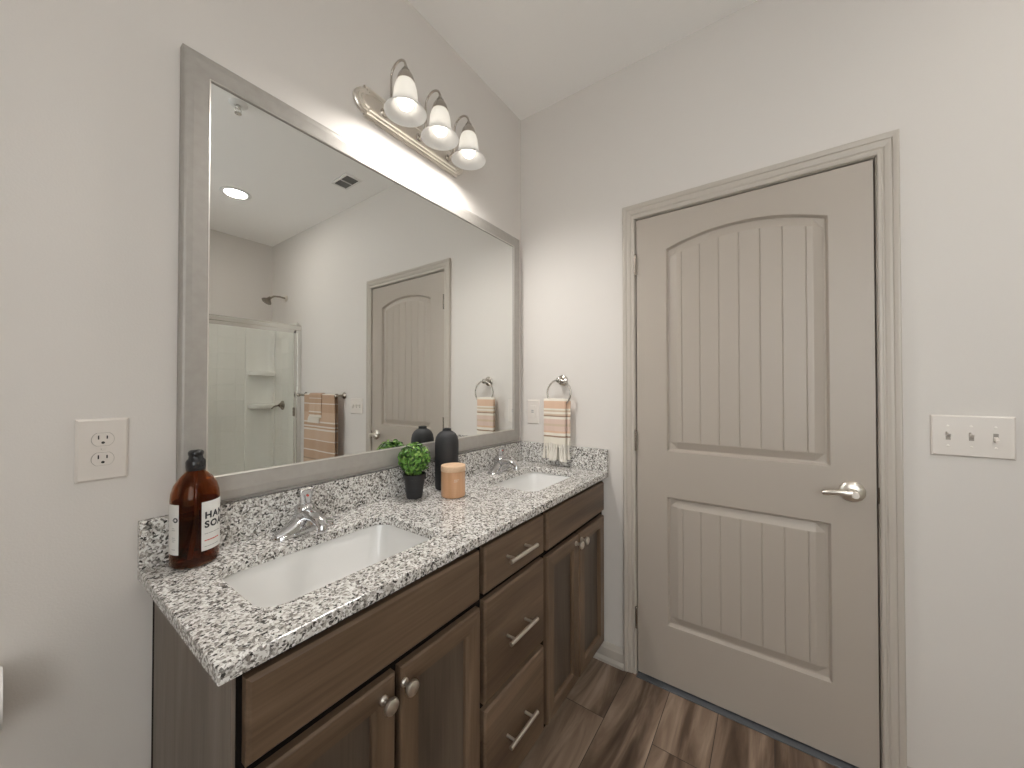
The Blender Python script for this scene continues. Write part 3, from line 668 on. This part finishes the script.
obj('dip_tube', tube([(BX, BY, ZT + 0.205), (BX + 0.002, BY, ZT + 0.10), (BX - 0.006, BY + 0.004, ZT + 0.014)], 0.0035, 10), mat('tube_plastic', (0.25, 0.12, 0.05), 0.4), pump, sm=50)
ang_c = math.atan2(-1.1306 - BY, -1.68 - BX)       # bearing from bottle to camera
lab0, lab1 = ang_c + math.radians(14), ang_c + math.radians(322)   # label wraps round the far side
z0l, z1l = ZT + 0.034, ZT + 0.141
bm = bmesh.new(); n = 60; rl = 0.0439
grid = [[bm.verts.new((BX + rr * math.cos(lab0 + (lab1 - lab0) * i / n), BY + rr * math.sin(lab0 + (lab1 - lab0) * i / n), z)) for z, rr in ((z0l, 0.04365), (z0l, rl), (z1l, rl), (z1l, 0.04365))] for i in range(n + 1)]
for a, b in zip(grid, grid[1:]):
    for k in range(4): bm.faces.new((a[k], b[k], b[(k + 1) % 4], a[(k + 1) % 4]))
bm.faces.new(grid[0]); bm.faces.new(grid[-1])
lb = obj('label', bm, m_label, bo, sm=40, label='white paper label wrapped around the bottle')
def text_on(txt, size, a_start, zc, par, m, off=0.0):
    cu = bpy.data.curves.new('t', 'FONT'); cu.body = txt; cu.size = size; cu.offset = off; cu.space_character = 1.18
    to = bpy.data.objects.new('t', cu); COL.objects.link(to); bpy.context.view_layer.update()
    me = bpy.data.meshes.new_from_object(to.evaluated_get(bpy.context.evaluated_depsgraph_get()))
    bm = bmesh.new(); bm.from_mesh(me)
    bpy.data.objects.remove(to); bpy.data.curves.remove(cu); bpy.data.meshes.remove(me)
    bmesh.ops.triangulate(bm, faces=bm.faces[:])
    bmesh.ops.subdivide_edges(bm, edges=[e for e in bm.edges if e.calc_length() > 0.003], cuts=2)
    for v in bm.verts:
        a = a_start + v.co.x / rl; zz = zc + v.co.y; r = rl + 0.0004
        v.co = Vector((BX + r * math.cos(a), BY + r * math.sin(a), zz))
    return obj('lettering', bm, m, par, label='black bold lettering' if m is m_ink else None)
def dashes(a, z, widths, h, par, m, name='print_line'):
    bm = bmesh.new(); r = rl + 0.0004
    for w in widths:
        if w > 0:
            k = max(1, int(w / 0.002)); q = [[bm.verts.new((BX + r * math.cos(a + w * i / k / rl), BY + r * math.sin(a + w * i / k / rl), z + s)) for s in (0, h)] for i in range(k + 1)]
            for p0, p1 in zip(q, q[1:]): bm.faces.new((p0[0], p1[0], p1[1], p0[1]))
        a += abs(w) / rl
    obj(name, bm, m, par)
a0 = lab0 + 0.12
text_on('HAND', 0.0200, a0, ZT + 0.1040, lb, m_ink, 0.0008); text_on('SOAP', 0.0200, a0, ZT + 0.0840, lb, m_ink, 0.0008)
dashes(a0, ZT + 0.0700, [0.007, -0.001, 0.010, -0.001, 0.008, -0.001, 0.009], 0.0014, lb, m_grey)
dashes(a0, ZT + 0.0545, [0.004, -0.001, 0.005, -0.0008, 0.004, -0.0008, 0.006, -0.0008, 0.004, -0.0008, 0.006], 0.0026, lb, m_red)
dashes(a0, ZT + 0.0420, [0.005, -0.001, 0.008, -0.001, 0.006, -0.001, 0.010], 0.0014, lb, m_grey)
ae = lab1 - 0.016 / rl
for q_, wd in ((0.107, 0.008), (0.090, 0.007), (0.086, 0.009), (0.070, 0.008), (0.066, 0.010), (0.062, 0.007), (0.045, 0.009)):
    dashes(ae, ZT + q_, [wd], 0.0012, lb, m_grey)
text_on('O', 0.013, ae + 0.08, ZT + 0.1040, lb, m_ink, 0.0008)

# ------------------------------------------------------------------ potted plant
PX, PYY = -0.806, -0.083
pt = thing('potted_plant', 'small round green boxwood plant in a black tapered pot on the counter', 'plant', (PX, PYY, ZT))
pot = obj('pot', lathe([(0.0245, 0.0004), (0.027, 0.002), (0.0365, 0.070), (0.040, 0.071), (0.041, 0.086), (0.0385, 0.087), (0.036, 0.078), (0.0, 0.076)], (PX, PYY, ZT), 'z', 36), m_pot, pt, sm=35)
obj('soil', lathe([(0.0345, 0.0765), (0.030, 0.081), (0.0, 0.082)], (PX, PYY, ZT), 'z', 24), m_soil, pot, sm=60)
bm = bmesh.new(); rnd = random.Random(11)
cen = Vector((PX, PYY, ZT + 0.140))
for k in range(950):
    d = Vector((rnd.gauss(0, 1), rnd.gauss(0, 1), rnd.gauss(0, 1))).normalized()
    rr = 0.056 * (0.55 + 0.45 * rnd.random() ** 0.6); p = cen + Vector((d.x * rr, d.y * rr, d.z * rr * 1.02))
    if p.z < ZT + 0.084: continue
    nrm = (d + 0.7 * Vector((rnd.uniform(-1, 1), rnd.uniform(-1, 1), rnd.uniform(-0.6, 1.2)))).normalized()
    t = nrm.cross(Vector((rnd.uniform(-1, 1), rnd.uniform(-1, 1), rnd.uniform(-1, 1)))).normalized(); w = nrm.cross(t)
    L_ = rnd.uniform(0.0065, 0.0100); wd = L_ * 0.45
    a, b = p - t * L_, p + t * L_
    m1, m2 = p - t * L_ * 0.25, p + t * L_ * 0.4
    v = [bm.verts.new(q) for q in (a, m1 + w * wd + nrm * 0.0012, m2 + w * wd * .9 + nrm * 0.0012, b, m2 - w * wd * .9 + nrm * 0.0012, m1 - w * wd + nrm * 0.0012)]
    mi = rnd.choice((0, 0, 0, 1, 1, 2)) if rr > 0.042 else 1
    for f in (bm.faces.new((v[0], v[1], v[2], v[3])), bm.faces.new((v[0], v[3], v[4], v[5]))): f.material_index = mi
obj('foliage', bm, [m_leaf, m_leaf2, m_leaf3], pt)
bm = bmesh.new()
for k in range(26):
    a = rnd.uniform(0, 2 * PI); r1 = rnd.uniform(0.002, 0.020); r2 = rnd.uniform(0.01, 0.046)
    tube([(PX + r1 * math.cos(a), PYY + r1 * math.sin(a), ZT + 0.078), (PX + (r1 + r2) / 2 * math.cos(a), PYY + (r1 + r2) / 2 * math.sin(a), ZT + 0.115), (PX + r2 * math.cos(a), PYY + r2 * math.sin(a), ZT + 0.150)], 0.0008, 5, bm=bm)
obj('stems', bm, mat('green_stem', (0.10, 0.16, 0.03), 0.6), pt)

# ------------------------------------------------------------------ vase, candle jar
tag(obj('vase', lathe([(0.038, 0.0004), (0.0435, 0.003), (0.0450, 0.010), (0.0460, 0.167), (0.0455, 0.185), (0.042, 0.201), (0.036, 0.212), (0.026, 0.221), (0.0175, 0.225), (0.0165, 0.230), (0.017, 0.234), (0.0135, 0.235), (0.012, 0.227), (0.012, 0.205), (0, 0.205)], (-0.651, -0.088, ZT), 'z', 48), m_vase, origin=(-0.651, -0.088, ZT), sm=40),
    'tall matte black bottle vase with rounded shoulders behind the tan candle jar', 'vase')
KX, KY = -0.709, -0.180
cj = thing('candle_jar', 'tan candle jar with a pale wooden lid in front of the black vase', 'candle', (KX, KY, ZT))
jb = obj('jar', lathe([(0.040, 0.0004), (0.0425, 0.002), (0.0435, 0.006), (0.0435, 0.092), (0.041, 0.093), (0, 0.093)], (KX, KY, ZT), 'z', 48), m_jar, cj, sm=40)
obj('lid', lathe([(0.0435, 0.0925), (0.0445, 0.094), (0.0445, 0.110), (0.0435, 0.112), (0, 0.112)], (KX, KY, ZT), 'z', 48), m_jarwood, cj, sm=30, label='pale wooden lid')
bm = bmesh.new(); ac = math.atan2(-1.1306 - KY, -1.68 - KX) + 0.05
for z, ws in ((0.066, (0.018,)), (0.060, (0.013,))):
    a = ac
    for w in ws:
        k = 8; r = 0.0439; q = [[bm.verts.new((KX + r * math.cos(a + w * i / k / r), KY + r * math.sin(a + w * i / k / r), ZT + z + s)) for s in (0, 0.0011)] for i in range(k + 1)]
        for p0, p1 in zip(q, q[1:]): bm.faces.new((p0[0], p1[0], p1[1], p0[1]))
obj('print_line', bm, m_label, jb)

# ------------------------------------------------------------------ toilet paper holder at the left edge
tp = thing('toilet_paper_holder', 'nickel toilet paper holder at the very left edge beside the vanity', 'toilet paper holder', (-1.72, 0, 0.72))
bm = bmesh.new()
lathe([(0.024, -0.0005), (0.024, -0.006), (0.012, -0.010), (0.008, -0.062), (0.010, -0.068), (0, -0.070)], (-1.80, 0, 0.755), 'y', 24, bm=bm)
obj('post', bm, m_nickel, tp, sm=40); obj('roller', tube([(-1.80, -0.062, 0.755), (-1.670, -0.062, 0.755)], 0.006, 12), m_nickel, tp, sm=50)
tag(obj('toilet_paper_roll', lathe([(0.020, 0.0), (0.048, 0.0), (0.050, 0.002), (0.050, 0.098), (0.048, 0.101), (0.020, 0.101), (0.0195, 0.05)], (-1.7680, -0.062, 0.755), 'x', 40, cap0=False, cap1=False), mat('tissue', (0.80, 0.79, 0.77), 0.9, bump=0.2), origin=(-1.72, -0.062, 0.735), sm=40),
    'white toilet paper roll cut off by the left edge of the picture', 'toilet paper')

# ------------------------------------------------------------------ ceiling fittings
def can_light(x, y, label):
    t = thing('recessed_light', label, 'light fixture', (x, y, CZ))
    obj('trim_ring', lathe([(0.098, -0.0005), (0.098, -0.003), (0.092, -0.007), (0.076, -0.009), (0.072, -0.006), (0.072, -0.0008)], (x, y, CZ), 'z', 48, cap0=False, cap1=False), m_white, t, sm=40)
    obj('diffuser', lathe([(0.0, -0.0045), (0.071, -0.0045), (0.071, -0.001)], (x, y, CZ), 'z', 48), m_can, t, sm=40, label='glowing round diffuser')
can_light(-0.628, -2.232, 'round lit recessed ceiling light seen in the mirror')
can_light(-1.72, -1.95, 'round recessed ceiling light added unseen behind the camera as fill')  # second fitting is unseen, added to brighten the room
vt = thing('ceiling_vent', 'small white ceiling air vent seen in the mirror', 'vent', (-0.230, -1.393, CZ))
obj('vent_frame', B((-0.305, -0.155, -1.518, -1.498, CZ - 0.009, CZ - 0.0003), (-0.305, -0.155, -1.288, -1.268, CZ - 0.009, CZ - 0.0003), (-0.305, -0.283, -1.498, -1.288, CZ - 0.009, CZ - 0.0003),
                    (-0.177, -0.155, -1.498, -1.288, CZ - 0.009, CZ - 0.0003), (-0.283, -0.177, -1.399, -1.387, CZ - 0.010, CZ - 0.0003)), m_white, vt, bevel=0.002)
obj('backing', B((-0.283, -0.177, -1.498, -1.288, CZ - 0.002, CZ - 0.0006)), m_slot, vt, label='dark duct opening')
bm = bmesh.new()
for i in range(9):
    x = -0.277 + i * 0.0118
    loft([[(x, y, CZ - 0.003), (x + 0.001, y, CZ - 0.003), (x + 0.0055, y, CZ - 0.009), (x + 0.0045, y, CZ - 0.009)] for y in (-1.497, -1.289)], bm=bm)
obj('louvers', bm, mat('vent_grey', (0.22, 0.215, 0.20), 0.5), vt)
for ch in vt.children:      # register is 10 by 19 cm
    for v in ch.data.vertices: v.co.x *= 0.8; v.co.y *= 0.8
sk = thing('fire_sprinkler', 'small white ceiling sprinkler head reflected in the upper left of the mirror', 'sprinkler', (-0.955, -1.175, CZ))
obj('escutcheon', lathe([(0.042, -0.0004), (0.042, -0.003), (0.034, -0.009), (0.016, -0.011), (0.012, -0.006)], (-0.955, -1.175, CZ), 'z', 32), m_white, sk, sm=40)
bm = lathe([(0.010, -0.008), (0.010, -0.022), (0.006, -0.026)], (-0.955, -1.175, CZ), 'z', 16)
for s in (-1, 1): tube([(-0.955 + s * 0.009, -1.175, CZ - 0.018), (-0.955 + s * 0.014, -1.175, CZ - 0.034), (-0.955 + s * 0.004, -1.175, CZ - 0.048)], 0.002, 8, bm=bm)
lathe([(0.016, -0.049), (0.016, -0.051), (0.0, -0.051)], (-0.955, -1.175, CZ), 'z', 12, bm=bm)
obj('head', bm, m_steel, sk, sm=40)

# ------------------------------------------------------------------ towel bar with towels (seen in the mirror)
TBX = -0.068; TZ = 1.218
tb = thing('towel_bar', 'long nickel towel bar on the door wall beside the shower, seen in the mirror', 'towel bar', (0, -2.119, TZ))
obj('bar', tube([(TBX, -2.450, TZ), (TBX, -1.785, TZ)], 0.0085, 14), m_bronze, tb, sm=50)
for y in (-2.440, -1.795):
    obj('mount', lathe([(0.026, -0.0005), (0.026, -0.006), (0.018, -0.012), (0.010, -0.018), (0.010, -0.055), (0.015, -0.060), (0.015, -0.078), (0.010, -0.083), (0, -0.084)], (0, y, TZ), 'x', 24), m_bronze, tb, sm=40)
def saddle(y0, y1, zf, zb_, gap, th, amp, seed, x=TBX, z=TZ):
    """cloth folded over the bar: a thick U-section swept along y"""
    rnd = random.Random(seed); p1, p2 = rnd.uniform(0, 6), rnd.uniform(0, 6); rings = []; ny = 30
    for j in range(ny + 1):
        u = j / ny; y = y0 + (y1 - y0) * u; ins, outs = [], []
        for s, zz in ((-1, zf), (1, zb_)):
            col = []
            for i in range(15):
                t = i / 14; w = amp * t ** 0.6 * (math.sin(9 * u + p1 + s) + 0.5 * math.sin(21 * u + p2 + t))
                col.append((x + s * gap + w * (1 if s < 0 else .5), y + 0.004 * math.sin(5 * t + p1), z + (zz - z) * t, s))
            if s < 0: ins_col = col
            else: out_col = col
        arc = [(x - gap * math.cos(PI * k / 8), y, z + gap * math.sin(PI * k / 8)) for k in range(1, 8)]
        pa = [(c[0] + th, c[1], c[2]) for c in ins_col[::-1]] + [(x - (gap - th) * math.cos(PI * k / 8), y, z + (gap - th) * math.sin(PI * k / 8)) for k in range(1, 8)] + [(c[0] - th, c[1], c[2]) for c in out_col]
        pb = [(c[0], c[1], c[2]) for c in ins_col[::-1]] + arc + [(c[0], c[1], c[2]) for c in out_col]
        rings.append(pb + pa[::-1])
    return loft(rings)
t1 = obj('bath_towel', saddle(-2.300, -1.800, 0.60, 0.66, 0.0150, 0.0045, 0.004, 2), m_btowel, origin=(0, 0, 0), sm=60)
tag(t1, 'caramel bath towel with cream stripes hanging on the bar, seen in the mirror', 'towel')
t2 = thing('wash_cloth', 'small caramel cloth with a cream end layered over the bath towel', 'towel', (TBX, -2.25, 1.0))
obj('cloth', saddle(-2.205, -2.000, 1.03, 1.06, 0.0215, 0.004, 0.002, 8), m_ctowel, t2, origin=(0, 0, 0), sm=60)
for f_ in (t1,): pass
bm = bmesh.new()
for k in range(8):
    y = -2.190 + k * 0.0235; tube([(TBX - 0.025, y, 1.035), (TBX - 0.030, y, 1.015), (TBX - 0.031, y, 0.985)], [0.007, 0.008, 0.009], 7, bm=bm)
obj('fringe', bm, m_fringe, t2, sm=60, label='cream knotted fringe')

# ------------------------------------------------------------------ shower
SX0 = -1.535
sr = thing('shower_surround', 'white moulded acrylic shower surround with tile pattern and corner shelves, behind the glass', 'shower surround', (-0.77, -2.85, 0))
def tiled(a0, a1, z0, z1, fn, step=0.152, gro=0.003, dep=0.0025):
    """a moulded sheet with shallow square grooves; fn(a, z, d) -> point"""
    bm = bmesh.new()
    def ticks(lo, hi):
        t = [lo]; k = lo + step
        while k < hi - 0.02: t += [k - gro, k, k + gro]; k += step
        return t + [hi]
    A, Z = ticks(a0, a1), ticks(z0, z1)
    ga = [i % 3 == 2 and 0 < i < len(A) - 1 for i in range(len(A))]; gz = [i % 3 == 2 and 0 < i < len(Z) - 1 for i in range(len(Z))]
    V = [[bm.verts.new(fn(a, z, -dep if (ga[i] or gz[j]) else 0)) for j, z in enumerate(Z)] for i, a in enumerate(A)]
    for i in range(len(A) - 1):
        for j in range(len(Z) - 1): bm.faces.new((V[i][j], V[i + 1][j], V[i + 1][j + 1], V[i][j + 1]))
    ed = [V[i][0] for i in range(len(A))], [V[i][-1] for i in range(len(A))], V[0], V[-1]
    for line, rev in zip(ed, (0, 1, 1, 0)):
        bk = [bm.verts.new(fn(*((A[i], (Z[0] if rev == 0 else Z[-1])) if line in (ed[0], ed[1]) else ((A[0] if rev else A[-1]), Z[i])), -0.012)) for i in range(len(line))]
        for (p, q), (r, s) in zip(zip(line, line[1:]), zip(bk, bk[1:])): bm.faces.new((p, q, s, r))
    return bm
ZS = 1.905
obj('back_panel', tiled(SX0, -0.245, 0.10, ZS, lambda a, z, d: (a, YF + 0.018 + d, z)), m_acryl, sr)
obj('side_panel', tiled(-3.06, -2.588, 0.10, ZS, lambda a, z, d: (-0.018 - d, a, z)), m_acryl, sr)
obj('side_panel', tiled(-3.16, -2.588, 0.10, ZS, lambda a, z, d: (SX0 + 0.018 + d, a, z)), m_acryl, sr)
def corner_shape(z, r=0.02): return [(-0.245, YF + 0.004, z), (-0.245, YF + 0.030, z), (-0.215, YF + 0.036, z), (-0.19, YF + 0.036, z), (-0.06, YF + 0.055, z), (-0.036, YF + 0.08, z), (-0.036, -3.07, z), (-0.030, -3.055, z), (-0.004, -3.055, z), (-0.004, YF + 0.004, z)]
obj('corner_column', loft([corner_shape(0.10), corner_shape(ZS)]), m_acryl, sr, sm=50)
for z in (1.10, 1.425):
    def sh(zz, k=1.0):
        pts = [(-0.03, YF + 0.03, zz)]
        for i in range(13):
            a = PI / 2 * i / 12; pts.append((-0.03 - 0.195 * k * math.sin(a) ** 0.6, YF + 0.03 + 0.135 * k * math.cos(a) ** 0.6, zz))
        return pts
    obj('shelf', loft([sh(z - 0.022, 0.97), sh(z - 0.016), sh(z + 0.016), sh(z + 0.022, 0.97)]), m_acryl, sr, sm=40)
tag(obj('shower_pan', B((SX0 + 0.0, -0.003, -2.60, -2.50, 0.0, 0.10), (SX0, -0.003, YF + 0.002, -2.60, 0.0, 0.06), (SX0, -0.003, YF + 0.002, YF + 0.04, 0.06, 0.10)), m_acryl, origin=(-0.77, -2.85, 0), bevel=0.006), 'white shower pan with a raised threshold under the glass doors', 'shower pan')
YD = -2.553
sd = thing('shower_door', 'framed sliding glass shower door with silver rails, seen in the mirror', 'shower door', (-0.77, YD, 0.1))
def bars(*b): return B(*b)
obj('header', B((SX0, -0.002, YD - 0.028, YD + 0.022, 1.825, 1.862), (SX0, -0.002, YD - 0.020, YD + 0.014, 1.862, 1.872)), m_steel, sd, bevel=0.004)
obj('jamb', B((-0.040, -0.002, YD - 0.022, YD + 0.018, 0.10, 1.825)), m_steel, sd, bevel=0.003)
obj('jamb', B((SX0, SX0 + 0.038, YD - 0.022, YD + 0.018, 0.10, 1.825)), m_steel, sd, bevel=0.003)
obj('bottom_track', B((SX0, -0.002, YD - 0.026, YD + 0.020, 0.10, 0.122)), m_steel, sd, bevel=0.003)
for x0, x1, y in ((-0.80, -0.050, YD + 0.006), (SX0 + 0.04, -0.74, YD - 0.010)):
    gp = obj('glass_panel', B((x0, x1, y - 0.003, y + 0.003, 0.125, 1.82)), m_sglass, sd, label='clear glass')
    obj('panel_rail', B((x0, x0 + 0.014, y - 0.006, y + 0.006, 0.125, 1.82), (x1 - 0.014, x1, y - 0.006, y + 0.006, 0.125, 1.82), (x0, x1, y - 0.006, y + 0.006, 1.795, 1.825), (x0, x1, y - 0.006, y + 0.006, 0.123, 0.145)), m_steel, gp, label='silver edge rail')
hb = B((-0.075, -0.060, YD + 0.009, YD + 0.030, 1.02, 1.10))
obj('pull', hb, m_bronze, sd, bevel=0.003, label='small dark pull')
shd = thing('overhead_shower', 'nickel shower head on a short arm high above the shower glass', 'shower head', (0, -2.86, 2.17))
obj('flange', lathe([(0.032, -0.0005), (0.030, -0.006), (0.014, -0.012)], (0, -2.86, 2.175), 'x', 24), m_nickel, shd, sm=40)
obj('arm', tube([(-0.005, -2.86, 2.175), (-0.06, -2.86, 2.18), (-0.11, -2.86, 2.175), (-0.145, -2.86, 2.150)], 0.009, 12), m_bronze, shd, sm=50)
hd = lathe([(0.012, 0.03), (0.016, 0.012), (0.024, 0.0), (0.042, -0.018), (0.045, -0.030), (0.040, -0.034), (0, -0.034)], (0, 0, 0), 'z', 28)
bmesh.ops.rotate(hd, verts=hd.verts[:], cent=(0, 0, 0), matrix=Matrix.Rotation(math.radians(35), 3, 'Y')); bmesh.ops.translate(hd, verts=hd.verts[:], vec=(-0.160, -2.86, 2.135))
obj('head', hd, m_bronze, shd, sm=40)
sv = thing('shower_valve', 'nickel shower valve with a lever on the side wall inside the shower', 'valve', (-0.018, -2.88, 1.11))
obj('escutcheon', lathe([(0.046, -0.0185), (0.044, -0.024), (0.026, -0.028), (0.020, -0.050), (0, -0.052)], (0, -2.88, 1.11), 'x', 32), m_bronze, sv, sm=40)
obj('lever', tube([(-0.055, -2.88, 1.11), (-0.075, -2.92, 1.10), (-0.085, -2.965, 1.075)], [0.010, 0.008, 0.006], 12), m_bronze, sv, sm=50)
